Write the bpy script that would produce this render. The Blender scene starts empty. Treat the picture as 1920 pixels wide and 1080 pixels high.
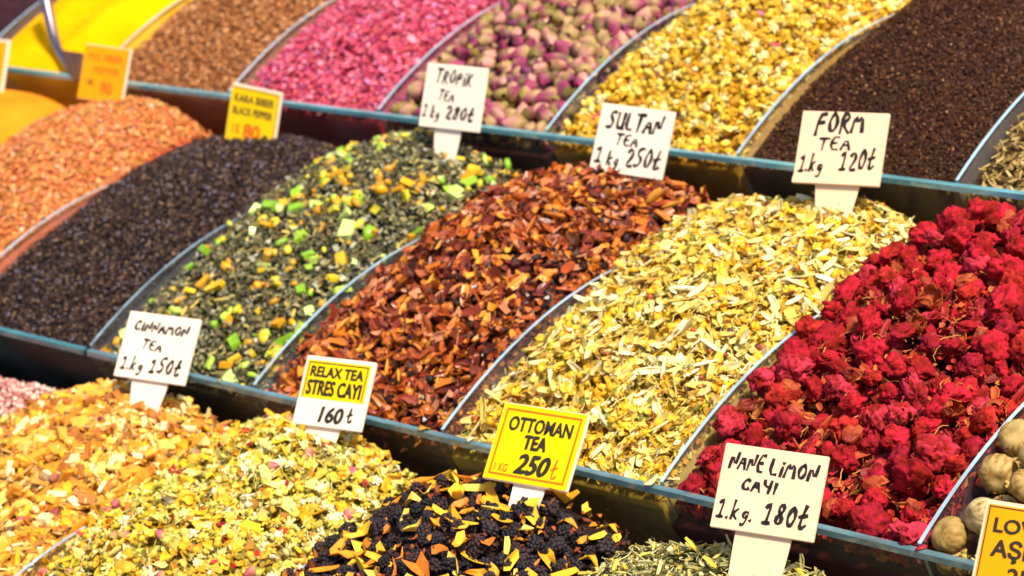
import bpy, bmesh, math, random
import numpy as np
from mathutils import Matrix, Vector, noise
S = 0.24                     # one bin is 24 cm wide; layout below is in bin widths
rng = np.random.default_rng(7); random.seed(7)
sc = bpy.context.scene; COL = sc.collection

# ------------------------------------------------------------------ camera
YAW, PITCH, ROLL, FPX = math.radians(46.818), math.radians(18.713), -0.15, 5000.0
CAM = np.array([8.41567, -5.57496, 3.36193])
hd = np.array([-math.sin(YAW)*math.cos(PITCH), math.cos(YAW)*math.cos(PITCH), -math.sin(PITCH)])
rr = np.array([math.cos(YAW), math.sin(YAW), 0.]); uu = np.cross(rr, hd)
rr, uu = math.cos(ROLL)*rr+math.sin(ROLL)*uu, -math.sin(ROLL)*rr+math.cos(ROLL)*uu
cd = bpy.data.cameras.new('camera'); cam = bpy.data.objects.new('camera', cd); COL.objects.link(cam)
cam.matrix_world = Matrix(((rr[0], uu[0], -hd[0], CAM[0]*S), (rr[1], uu[1], -hd[1], CAM[1]*S), (rr[2], uu[2], -hd[2], CAM[2]*S), (0, 0, 0, 1)))
cd.sensor_width = 36; cd.lens = 36*FPX/1920; cd.clip_start = 0.05; cd.clip_end = 200
cd.dof.use_dof = True; cd.dof.focus_distance = 7.9*S; cd.dof.aperture_fstop = 10
sc.camera = cam
# ------------------------------------------------------------------ daylight
SUN_EL, SUN_AZ = math.radians(56), math.radians(98)   # azimuth measured from +y towards +x
w = bpy.data.worlds.new('World'); sc.world = w; w.use_nodes = True
nt = w.node_tree; sky = nt.nodes.new('ShaderNodeTexSky'); sky.sky_type = 'NISHITA'; sky.sun_disc = False
sky.sun_elevation = SUN_EL; sky.sun_rotation = SUN_AZ; sky.air_density = 1.0; sky.dust_density = 2.0
bg = nt.nodes['Background']; bg.inputs[1].default_value = 0.105; nt.links.new(sky.outputs[0], bg.inputs[0])
sd = bpy.data.lights.new('sun', 'SUN'); sd.energy = 3.9; sd.angle = math.radians(7); sd.color = (1, .90, .74)
sun = bpy.data.objects.new('sun', sd); COL.objects.link(sun)
sv = Vector((math.sin(SUN_AZ)*math.cos(SUN_EL), math.cos(SUN_AZ)*math.cos(SUN_EL), math.sin(SUN_EL)))
sun.rotation_euler = sv.to_track_quat('Z', 'Y').to_euler()
sc.view_settings.view_transform = 'Standard'; sc.view_settings.look = 'None'; sc.view_settings.exposure = 0.66
sc.cycles.max_bounces = 8; sc.cycles.transparent_max_bounces = 16

# ------------------------------------------------------------------ helpers
def lin(c):
    c = np.asarray(c, float)/255.; return np.where(c <= .04045, c/12.92, ((c+.055)/1.055)**2.4)
def hexc(s): return np.array([lin([int(h[i:i+2], 16) for i in (0, 2, 4)]) for h in s.split()])
def mat(name, base=None, rough=.6, spec=.4, metal=0., nscale=60., namp=.25, bump=.3, bscale=400., sub=0., coat=0.):
    m = bpy.data.materials.new(name); m.use_nodes = True; n = m.node_tree.nodes; l = m.node_tree.links
    b = n['Principled BSDF']; b.inputs['Roughness'].default_value = rough; b.inputs['Metallic'].default_value = metal
    b.inputs['Specular IOR Level'].default_value = spec; b.inputs['Coat Weight'].default_value = coat
    g = n.new('ShaderNodeNewGeometry'); t = n.new('ShaderNodeTexNoise'); t.inputs['Scale'].default_value = nscale/S; t.inputs['Detail'].default_value = 3
    l.new(g.outputs['Position'], t.inputs['Vector'])
    mr = n.new('ShaderNodeMapRange'); mr.inputs[1].default_value = .25; mr.inputs[2].default_value = .75
    mr.inputs[3].default_value = 1-namp; mr.inputs[4].default_value = 1+namp*.6; l.new(t.outputs['Fac'], mr.inputs[0])
    mx = n.new('ShaderNodeVectorMath'); mx.operation = 'SCALE'; l.new(mr.outputs[0], mx.inputs['Scale'])
    if base is None:
        a = n.new('ShaderNodeAttribute'); a.attribute_name = 'Col'; l.new(a.outputs['Color'], mx.inputs[0])
    else: mx.inputs[0].default_value = tuple(base)
    l.new(mx.outputs[0], b.inputs['Base Color'])
    if bump:
        t2 = n.new('ShaderNodeTexNoise'); t2.inputs['Scale'].default_value = bscale/S; t2.inputs['Detail'].default_value = 4
        l.new(g.outputs['Position'], t2.inputs['Vector']); bp = n.new('ShaderNodeBump'); bp.inputs['Strength'].default_value = bump; bp.inputs['Distance'].default_value = .002*S
        l.new(t2.outputs['Fac'], bp.inputs['Height']); l.new(bp.outputs[0], b.inputs['Normal'])
    if sub: b.inputs['Subsurface Weight'].default_value = sub; b.inputs['Subsurface Scale'].default_value = .01*S
    return m
M_DRY = mat('dried_plant', rough=.62, spec=.35, nscale=28, namp=.3, bump=.5, bscale=110)
M_GLOSS = mat('glossy_dried_fruit', rough=.33, spec=.5, nscale=25, namp=.3, bump=.4, bscale=60)
M_WOOL = mat('crumbly_petals', rough=.85, spec=.15, nscale=45, namp=.55, bump=1., bscale=95)
M_MATTE = mat('matt_grains', rough=.8, spec=.12, nscale=40, namp=.3, bump=0)
M_POWDER = mat('fine_powder', rough=.95, spec=.05, nscale=5, namp=.22, bump=.7, bscale=160)
def glassy(name, tint, gl=.1, rough=.08, streak=0.):
    m = bpy.data.materials.new(name); m.use_nodes = True; n = m.node_tree.nodes; l = m.node_tree.links; n.clear()
    o = n.new('ShaderNodeOutputMaterial'); tr = n.new('ShaderNodeBsdfTransparent'); tr.inputs[0].default_value = (*tint, 1)
    g = n.new('ShaderNodeBsdfGlossy'); g.inputs['Roughness'].default_value = rough
    df = n.new('ShaderNodeBsdfDiffuse'); df.inputs[0].default_value = (.5, .52, .55, 1)
    f = n.new('ShaderNodeFresnel'); f.inputs[0].default_value = 1.49
    ge = n.new('ShaderNodeNewGeometry'); tx = n.new('ShaderNodeTexNoise'); tx.inputs['Scale'].default_value = 5/S; tx.inputs['Detail'].default_value = 5
    l.new(ge.outputs['Position'], tx.inputs[0])
    ma = n.new('ShaderNodeMath'); ma.operation = 'MULTIPLY_ADD'; ma.inputs[1].default_value = 1.; ma.inputs[2].default_value = gl
    mx = n.new('ShaderNodeMixShader'); l.new(f.outputs[0], ma.inputs[0])
    inv = n.new('ShaderNodeMath'); inv.operation = 'SUBTRACT'; inv.inputs[0].default_value = 1.; l.new(ge.outputs['Backfacing'], inv.inputs[1])
    mu = n.new('ShaderNodeMath'); mu.operation = 'MULTIPLY'; l.new(ma.outputs[0], mu.inputs[0]); l.new(inv.outputs[0], mu.inputs[1]); l.new(mu.outputs[0], mx.inputs[0])
    mr = n.new('ShaderNodeMapRange'); mr.inputs[1].default_value = .4; mr.inputs[2].default_value = .75; mr.inputs[3].default_value = .02; mr.inputs[4].default_value = .02+streak
    l.new(tx.outputs[0], mr.inputs[0]); m2 = n.new('ShaderNodeMixShader'); l.new(mr.outputs[0], m2.inputs[0])   # dust film on the sheet
    l.new(tr.outputs[0], m2.inputs[1]); l.new(df.outputs[0], m2.inputs[2])
    l.new(m2.outputs[0], mx.inputs[1]); l.new(g.outputs[0], mx.inputs[2]); l.new(mx.outputs[0], o.inputs[0]); return m
M_SHEET = glassy('clear_acrylic', (.95, .97, .98), .03, .1, .05)
M_FRONT = glassy('smoked_acrylic', (.86, .85, .74), .03, .10, .05)
M_FRONT_T = glassy('teal_acrylic', (.38, .66, .62), .05, .12, .04)
M_EDGE = mat('acrylic_edge', (.42, .60, .70), rough=.16, spec=.8, nscale=6, namp=.35, bump=.1, bscale=8, coat=.6)
M_EDGE_C = mat('cyan_acrylic_edge', (.16, .44, .50), rough=.12, spec=.8, nscale=3, namp=.6, bump=.1, bscale=8, coat=.7)
M_EDGE_D = mat('dusty_acrylic_edge', (.12, .24, .27), rough=.14, spec=.8, nscale=5, namp=.6, bump=.1, bscale=8, coat=.6)
M_EDGE_T = mat('teal_acrylic_edge', (.03, .20, .22), rough=.16, spec=.8, nscale=5, namp=.5, bump=.1, bscale=8, coat=.6)
M_DARK = mat('dark_counter', (.012, .016, .016), rough=.5, spec=.3, nscale=4)
M_METAL = mat('worn_steel', (.42, .34, .38), rough=.3, metal=1., nscale=8, bump=.2)

def link(name, me, parent=None, mw=None):
    o = bpy.data.objects.new(name, me); COL.objects.link(o)
    if mw is not None: o.matrix_world = mw
    if parent: o.parent = parent
    return o
def tag(o, label=None, cat=None, group=None, kind=None):
    if label: o['label'] = label
    if cat: o['category'] = cat
    if group: o['group'] = group
    if kind: o['kind'] = kind
    return o
def mesh(name, V, F, mats, col=None, smooth=None, mi=None, scale=S):
    V = np.ascontiguousarray(V, np.float32)*scale; F = np.ascontiguousarray(F, np.int32)
    me = bpy.data.meshes.new(name); me.vertices.add(len(V)); me.vertices.foreach_set('co', V.ravel())
    k = F.shape[1]; me.loops.add(F.size); me.loops.foreach_set('vertex_index', F.ravel())
    me.polygons.add(len(F)); me.polygons.foreach_set('loop_start', np.arange(0, F.size, k, dtype=np.int32))
    me.polygons.foreach_set('loop_total', np.full(len(F), k, np.int32))
    if smooth is not None: me.polygons.foreach_set('use_smooth', np.broadcast_to(smooth, len(F)).astype(bool))
    if mi is not None: me.polygons.foreach_set('material_index', np.asarray(mi, np.int32))
    for m in mats: me.materials.append(m)
    if col is not None:
        a = me.attributes.new('Col', 'FLOAT_COLOR', 'POINT'); c = np.ones((len(V), 4), np.float32); c[:, :3] = col; a.data.foreach_set('color', c.ravel())
    me.update(calc_edges=True); return me
def tris(F):                      # quads -> tris
    F = np.asarray(F)
    return F if F.shape[1] == 3 else np.concatenate([F[:, [0, 1, 2]], F[:, [0, 2, 3]]])
def prism(poly, axis, a, b):      # closed polygon in the two other axes, extruded from a to b
    n = len(poly); V = []
    for t in (a, b):
        for p, q in poly:
            V.append({0: (t, p, q), 1: (p, t, q), 2: (p, q, t)}[axis])
    return np.array(V), n
def bm_prism(name, poly, axis, a, b, mats, parent=None, side_mi=0, cap_mi=0, bev=0):
    V, n = prism(poly, axis, a, b); bm = bmesh.new(); vs = [bm.verts.new(tuple(v*S)) for v in V]
    f1 = bm.faces.new(vs[:n][::-1]); f2 = bm.faces.new(vs[n:]); f1.material_index = f2.material_index = cap_mi
    for i in range(n):
        f = bm.faces.new((vs[i], vs[(i+1) % n], vs[n+(i+1) % n], vs[n+i])); f.material_index = side_mi if not callable(side_mi) else side_mi(i)
    bmesh.ops.recalc_face_normals(bm, faces=bm.faces)
    if bev: bmesh.ops.bevel(bm, geom=bm.edges, offset=bev*S, segments=2, affect='EDGES')
    me = bpy.data.meshes.new(name); bm.to_mesh(me); bm.free()
    for m in mats: me.materials.append(m)
    return link(name, me, parent)

# ------------------------------------------------------------------ layout of the three tiers
ROW = {1: (0., -1.6655, -.482), 2: (0., 0., 0.), 3: (-1.9847, 1.6655, .482)}
DEPTH = 1.60
def arc(v): return .5608*v-.2842*v*v
def bin_row(row, i0, i1, name, label, medge, mfront, mdiv=None):
    ox, oy, oz = ROW[row]; mdiv = mdiv or M_EDGE
    e = link(name, None); e.location = ((ox+i0)*S, oy*S, oz*S); tag(e, label, 'display bin')
    L = e.location
    def P(o): o.data.transform(Matrix.Translation(-L)); return o
    x0, x1 = ox+i0, ox+i1
    # front panel leaning back, joined per bin so each panel is its own sheet
    P(bm_prism('front_panel', [(oy+.002, oz-.020), (oy+.014, oz-.020), (oy+.175, oz-.47), (oy+.163, oz-.47)], 0, x0, x1, [mfront], e))
    P(bm_prism('rim', [(oy-.008, oz-.020), (oy+.018, oz-.020), (oy+.018, oz), (oy+.014, oz+.004), (oy-.004, oz+.004), (oy-.008, oz)], 0, x0-.01, x1+.01, [medge], e))
    P(bm_prism('floor_panel', [(oy+.178, oz-.462), (oy+DEPTH+.04, oz-.462), (oy+DEPTH+.04, oz-.474), (oy+.178, oz-.474)], 0, x0, x1, [M_DARK], e))
    P(bm_prism('back_panel', [(oy+DEPTH, oz-.46), (oy+DEPTH+.02, oz-.46), (oy+DEPTH+.02, oz+.02), (oy+DEPTH, oz+.02)], 0, x0, x1, [M_DARK], e))
    for i in range(i0, i1+1):
        vs = np.linspace(.022, DEPTH-.006, 26); top = [(oy+v, oz+max(arc(v), .13)if v > 1.2 else oz+arc(v)) for v in vs]
        poly = [(oy+.182, oz-.455)]+top+[(oy+DEPTH-.006, oz-.455)]
        t = .007
        P(bm_prism('divider', poly, 0, ox+i-t, ox+i+t, [M_SHEET, mdiv], e, side_mi=lambda k: 1 if k <= 26 else 0))
    return e
bin_row(3, -4, 8, 'upper_bin_row', 'uppermost clear acrylic bin row holding yellow powder, rosebuds and black tea', M_EDGE_C, M_FRONT, M_EDGE)
bin_row(2, -4, 0, 'middle_bin_row', 'teal acrylic bin row holding black peppercorns and orange flakes at middle left', M_EDGE_T, M_FRONT_T, M_EDGE)
bin_row(2, 0, 6, 'middle_bin_row', 'dark rimmed acrylic bin row holding red flowers and pale yellow tea in the middle tier', M_EDGE_D, M_FRONT)
bin_row(1, -2, 6, 'lower_bin_row', 'lowest acrylic bin row holding golden chips and blackberry tea in the foreground', M_EDGE_D, M_FRONT)
for k, (oy, oz) in enumerate(((-1.6655, -.482), (0, 0), (1.6655, .482))):
    tag(bm_prism('counter', [(oy+.19, oz-.48), (oy+DEPTH+.03, oz-.48), (oy+DEPTH+.03, -2.6), (oy+.19, -2.6)], 0, -7.2, 7.2, [M_DARK]), kind='structure')

# ------------------------------------------------------------------ piece templates (longest side about 1, lying in x-y)
def R(a, b): return random.uniform(a, b)
def t_flake(asp=.5, th=.06, bend=.35, n=6, jag=.25):
    c = []; asp *= R(.7, 1.7)
    for i in range(n):
        a = 2*math.pi*i/n+R(-.25, .25); q = 1-R(0, jag); c.append((.5*q*math.cos(a), .5*asp*q*math.sin(a)))
    b1, b2, tw = R(.3, 1)*bend*random.choice((-1, 1)), R(0, 1)*bend*1.5, R(-.6, .6)*bend
    z = lambda x, y: b1*(x*x*2)+b2*(y*y*3)+tw*x*y*3
    V = [(x, y, z(x, y)+th/2) for x, y in c+[(0, 0)]]+[(x*.94, y*.94, z(x, y)-th/2) for x, y in c+[(0, 0)]]
    F = []; m = n+1
    for i in range(n):
        j = (i+1) % n; F += [(i, j, n), (m+j, m+i, m+n), (i, m+i, m+j), (i, m+j, j)]
    return np.array(V), np.array(F), False
def t_curl(length=1., wid=.5, turn=2.6, th=.05, nx=5, ny=6, taper=.5):
    rad = wid/turn; V = []
    for lay in (0, 1):
        for i in range(nx):
            s = i/(nx-1); x = (s-.5)*length; k = 1-taper*abs(2*s-1)**1.6+R(-.06, .06)
            for j in range(ny):
                a = (j/(ny-1)-.5)*turn*k; r_ = rad*(1-.12*s) - lay*th
                V.append((x, r_*math.sin(a)+.15*math.sin(s*3+1)*wid, rad*.6-r_*math.cos(a)+.25*(s-.5)**2))
    F = []; N = nx*ny
    for i in range(nx-1):
        for j in range(ny-1):
            a = i*ny+j; q = (a, a+1, a+ny+1, a+ny); F.append(q); F.append(tuple(N+x for x in q[::-1]))
    b = [i*ny for i in range(nx)]; t = [i*ny+ny-1 for i in range(nx)]
    for i in range(nx-1): F += [(b[i], b[i+1], N+b[i+1], N+b[i]), (t[i+1], t[i], N+t[i], N+t[i+1])]
    return np.array(V), tris(F), True
def t_chip(w=.5, h=.25):
    V = np.array([(x*.5, y*.5*w, z*.5*h) for x in (-1, 1) for y in (-1, 1) for z in (-1, 1)])*np.random.uniform(.65, 1.05, (8, 3))
    F = [(0, 1, 3, 2), (4, 6, 7, 5), (0, 4, 5, 1), (2, 3, 7, 6), (0, 2, 6, 4), (1, 5, 7, 3)]
    return V, tris(F), False
def t_stick(w=.07, bend=.3, n=5):
    V = []; F = []
    ph = R(0, 6); b = R(-1, 1)*bend
    for i in range(n):
        s = i/(n-1)-.5; c = (s, b*(s*s*4-.5)+.06*math.sin(9*s+ph), R(-.3, .3)*bend*s)
        for k in range(3):
            a = 2.094*k; r_ = w*(1-.5*abs(s)*1.4)*.5; V.append((c[0], c[1]+r_*math.cos(a), c[2]+r_*math.sin(a)))
    for i in range(n-1):
        for k in range(3): a, b_ = i*3+k, i*3+(k+1) % 3; F += [(a, b_, b_+3), (a, b_+3, a+3)]
    F += [(0, 2, 1), (3*n-3, 3*n-2, 3*n-1)]
    return np.array(V), np.array(F), False
def ico(sub):
    bm = bmesh.new(); bmesh.ops.create_icosphere(bm, subdivisions=sub, radius=.5); V = np.array([v.co[:] for v in bm.verts]); F = np.array([[v.index for v in f.verts] for f in bm.faces]); bm.free(); return V, F
def t_ball(sub=1, jit=.1, sy=.9, sz=.8, smooth=True):
    V, F = ico(sub); V = V*(1+np.random.uniform(-jit, jit, (len(V), 1)))*np.array([1, sy, sz]); return V, F, smooth
def t_grain(): 
    V = np.array([(1, 0, 0), (-1, 0, 0), (0, .7, 0), (0, -.7, 0), (0, 0, .6), (0, 0, -.6)])*.5*np.random.uniform(.6, 1.15, (6, 1))
    return V, np.array([(0, 2, 4), (2, 1, 4), (1, 3, 4), (3, 0, 4), (2, 0, 5), (1, 2, 5), (3, 1, 5), (0, 3, 5)]), False
def t_daisy():                    # small dome with a ruff of short petals
    V, F = ico(1); V = V*np.array([.6, .6, .5]); Vs = [V]; Fs = [F]; n = len(V)
    for k in range(7):
        a = 2*math.pi*k/7+R(-.2, .2); L = R(.42, .62); d = np.array([math.cos(a), math.sin(a)]); p = np.array([-d[1], d[0]])*.11; z = R(-.25, .08)
        Vs.append(np.array([(*(d*.2-p), -.05), (*(d*.2+p), -.05), (*(d*L+p*.8), z), (*(d*L-p*.8), z), (*(d*.4), .03)]))
        Fs.append(np.array([(0, 1, 4), (1, 2, 4), (2, 3, 4), (3, 0, 4)])+n); n += 5
    return np.concatenate(Vs), np.concatenate(Fs), True
def fbm(V, f, o=3, seed=0):
    out = np.zeros(len(V))
    for i, v in enumerate(V):
        p = Vector(v)*f+Vector((seed*7.3, seed*3.1, 0)); out[i] = noise.fractal(p, 1., 2., o)
    return out
def t_wool(seed, long=1., flat=.85):   # crumbly crimson head of tightly packed petals
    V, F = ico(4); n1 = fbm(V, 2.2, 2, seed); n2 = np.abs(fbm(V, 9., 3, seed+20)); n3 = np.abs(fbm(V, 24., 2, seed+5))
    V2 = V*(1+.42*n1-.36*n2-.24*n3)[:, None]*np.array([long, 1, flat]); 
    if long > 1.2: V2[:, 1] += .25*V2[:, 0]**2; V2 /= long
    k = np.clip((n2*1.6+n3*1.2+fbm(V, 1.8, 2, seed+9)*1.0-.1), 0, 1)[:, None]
    return V2*1.12, F, True, k
def t_pod(seed):                       # split calyx with pointed lobes
    Vs = []; Fs = []; n = 0; V = []; F = []
    nu, nv = 15, 7
    for lay in (0, 1):
        for j in range(nv):
            s = j/(nv-1)
            for i in range(nu):
                a = 2*math.pi*i/nu; lobe = .5+.5*math.cos(5*a+seed)
                L = s*(.65+.4*lobe if s > .6 else .8); r_ = (.10+.36*math.sin(min(1, s*1.15)*1.9))*(1+.12*math.sin(3*a+seed))-(.03 if lay else 0)
                if s > .8: r_ *= .75+.35*(1-lobe)
                V.append((L-.45, r_*math.cos(a), r_*math.sin(a)))
    N = nu*nv
    for lay in (0, 1):
        for j in range(nv-1):
            for i in range(nu):
                a = lay*N+j*nu+i; b = lay*N+j*nu+(i+1) % nu; q = (a, b, b+nu, a+nu); F.append(q if not lay else q[::-1])
    for i in range(nu): a = (nv-1)*nu+i; b = (nv-1)*nu+(i+1) % nu; F.append((a, b, N+b, N+a))
    V = np.array(V); k = np.clip((V[:, :1]+.5), 0, 1)*.7; V = V*(1+.25*fbm(V, 3., 3, seed+3))[:, None]; return V+np.random.normal(0, .016, V.shape), tris(F), False, k
def t_bud(seed):                       # rosebud: twisted petals over a green calyx, axis along x
    nu, nv = 12, 9; V = []; K = []
    for j in range(nv):
        s = j/(nv-1); r0 = .36*math.sin(math.pi*min(.97, max(.03, s))**.8)**.75
        for i in range(nu):
            a = 2*math.pi*i/nu; r_ = r0*(1+.17*math.cos(3*a+4*s+seed)*(s > .25)); V.append(((s-.5)*1., r_*math.cos(a), r_*math.sin(a))); K.append(s+.12*math.cos(5*a+seed))
    F = [(j*nu+i, j*nu+(i+1) % nu, (j+1)*nu+(i+1) % nu, (j+1)*nu+i) for j in range(nv-1) for i in range(nu)]
    return np.array(V), tris(F), True, np.clip(np.array(K)[:, None]*1.9-.35, 0, 1)
def t_berry(seed):
    random.seed(seed); Vs = []; Fs = []; n = 0; B, BF = ico(1); L = R(.5, .75)
    for ring in range(6):
        t = (ring+.5)/6; r_ = .33*math.sin(math.pi*t)**.6; m = max(3, int(8*math.sin(math.pi*t)))
        for i in range(m):
            a = 2*math.pi*(i+.5*(ring % 2))/m+R(-.15, .15); c = np.array([(t-.5)*.85, r_*math.cos(a)*1.0, r_*math.sin(a)*.85]); s_ = R(.22, .30)
            Vs.append(B*s_+c*R(.92, 1.03)); Fs.append(BF+n); n += len(B)
    C, CF = ico(2); Vs.append(C*np.array([.85, .58, .5])); Fs.append(CF+n)
    return np.concatenate(Vs), np.concatenate(Fs), True
def t_fig(seed):                       # large pale ribbed ball
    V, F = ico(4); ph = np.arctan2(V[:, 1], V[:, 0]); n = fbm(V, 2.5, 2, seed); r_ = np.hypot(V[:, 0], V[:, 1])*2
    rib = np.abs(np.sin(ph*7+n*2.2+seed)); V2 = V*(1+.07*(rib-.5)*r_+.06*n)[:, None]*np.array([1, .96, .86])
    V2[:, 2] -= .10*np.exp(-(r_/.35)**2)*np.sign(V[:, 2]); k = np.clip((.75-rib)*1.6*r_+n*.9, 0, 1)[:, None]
    return V2, F, True, k
def ntempl(f, cnt, **k): return [f(**k) for _ in range(cnt)]

# ------------------------------------------------------------------ piles
VALLEY = {1: .33, 2: .335, 3: .33}
def bound(row, k, v, gap, vc):
    """height of the heap along divider k: below the sheet near the front, running into the neighbour's heap behind"""
    s_ = np.clip((v-(.60 if row < 3 else .9))/.38, 0, 1); s_ = s_*s_*(3-2*s_)
    hv = VALLEY[row]+.02*math.sin(k*2.3+row)
    B = hv*np.sin(np.clip(v/vc, 0, 1)*np.pi/2)-.3*np.clip((v-vc)/(DEPTH-vc+.3), 0, 1)**2
    return (arc(v)-gap)*(1-s_)+B*s_
def pile_surface(row, i, crest, edge, vc, seed, lumps=.02, dx=0., front=-.03, gaps=(.045, .014)):
    ox, oy, oz = ROW[row]; g = np.random.default_rng(seed); ph = g.uniform(0, 6.28, 12); fr = g.uniform(3, 13, 12); vc = 1.42 if row < 3 else 1.32
    def f(u, v):
        u = np.asarray(u, float); v = np.asarray(v, float)
        a = np.sin(np.clip(v/vc, 0, 1)*np.pi/2); fall = np.clip((v-vc)/(DEPTH-vc+.3), 0, 1)**2
        zc = front+(crest-front)*a-crest*.75*fall
        zl, zr = bound(row, i, v, gaps[0], vc), bound(row, i+1, v, gaps[1], vc)
        c = 1-np.abs(2*(u+dx*np.sin(np.pi*u))-1)**2.2; zl = np.minimum(zl, zc); zr = np.minimum(zr, zc)
        z = (zl*(1-u)+zr*u)*(1-c)+zc*c
        n = sum(np.sin(u*fr[k]+ph[k])*np.sin(v*fr[(k+5) % 12]+ph[(k+3) % 12]) for k in range(12))/4
        env = np.clip(v*4, 0, 1)*np.clip(np.minimum(u, 1-u)*6, 0, 1)
        return np.stack([ox+i+.012+.976*u, oy+.03+v*(DEPTH-.04)/DEPTH, oz+z+lumps*n*env], -1)
    return f
def pile_body(f, row, i, sink, col, m):
    nu, nv = 40, 60; ox, oy, oz = ROW[row]
    U, Vv = np.meshgrid(np.linspace(0, 1, nu), np.linspace(0, DEPTH, nv)); T = f(U.ravel(), Vv.ravel()); T[:, 2] -= sink
    Vv = Vv.ravel()
    B = T.copy(); B[:, 2] = oz-.455; B[:, 1] = np.maximum(B[:, 1], oy+.215)
    Mid = T.copy(); Mid[:, 2] = oz-.1; Mid[:, 1] = np.maximum(Mid[:, 1], oy+.065)
    F = []; N = nu*nv; idx = lambda a, b: b*nu+a
    for b in range(nv-1):
        for a in range(nu-1): F.append((idx(a, b), idx(a+1, b), idx(a+1, b+1), idx(a, b+1)))
    ring = [idx(a, 0) for a in range(nu)]+[idx(nu-1, b) for b in range(1, nv)]+[idx(a, nv-1) for a in range(nu-2, -1, -1)]+[idx(0, b) for b in range(nv-2, 0, -1)]
    # side wall down to the tray floor
    Vall = np.concatenate([T, B[ring]]); n = len(ring)
    for k in range(n): F.append((ring[(k+1) % n], ring[k], N+k, N+(k+1) % n))
    return Vall, tris(F)
def euler_mats(n, az, tilt, normal):
    """random spin az about the normal, random tilt; rows stack"""
    N = normal/np.linalg.norm(normal, axis=1)[:, None]
    t = np.cross(N, rng.normal(size=(n, 3))); t /= np.linalg.norm(t, axis=1)[:, None]
    ang = np.abs(rng.normal(0, tilt, n))[:, None]; N2 = N*np.cos(ang)+t*np.sin(ang)
    X = rng.normal(size=(n, 3)); X -= N2*(X*N2).sum(1)[:, None]; X /= np.linalg.norm(X, axis=1)[:, None]
    Y = np.cross(N2, X); return np.stack([X, Y, N2], -1)
MESHCACHE = {}
def proj(P):
    d = P-CAM; Z = d@hd; return 960+FPX*(d@rr)/Z, 540-FPX*(d@uu)/Z, Z
def colorize(tp, pal, c2=None, jit=None):
    """vertex colours of one piece: plain, or blended to a second colour by the template's own weight"""
    V = tp[0]
    if len(tp) > 3 and c2 is not None: return pal*(1-tp[3])+c2*tp[3]
    return np.broadcast_to(pal, V.shape)
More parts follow.
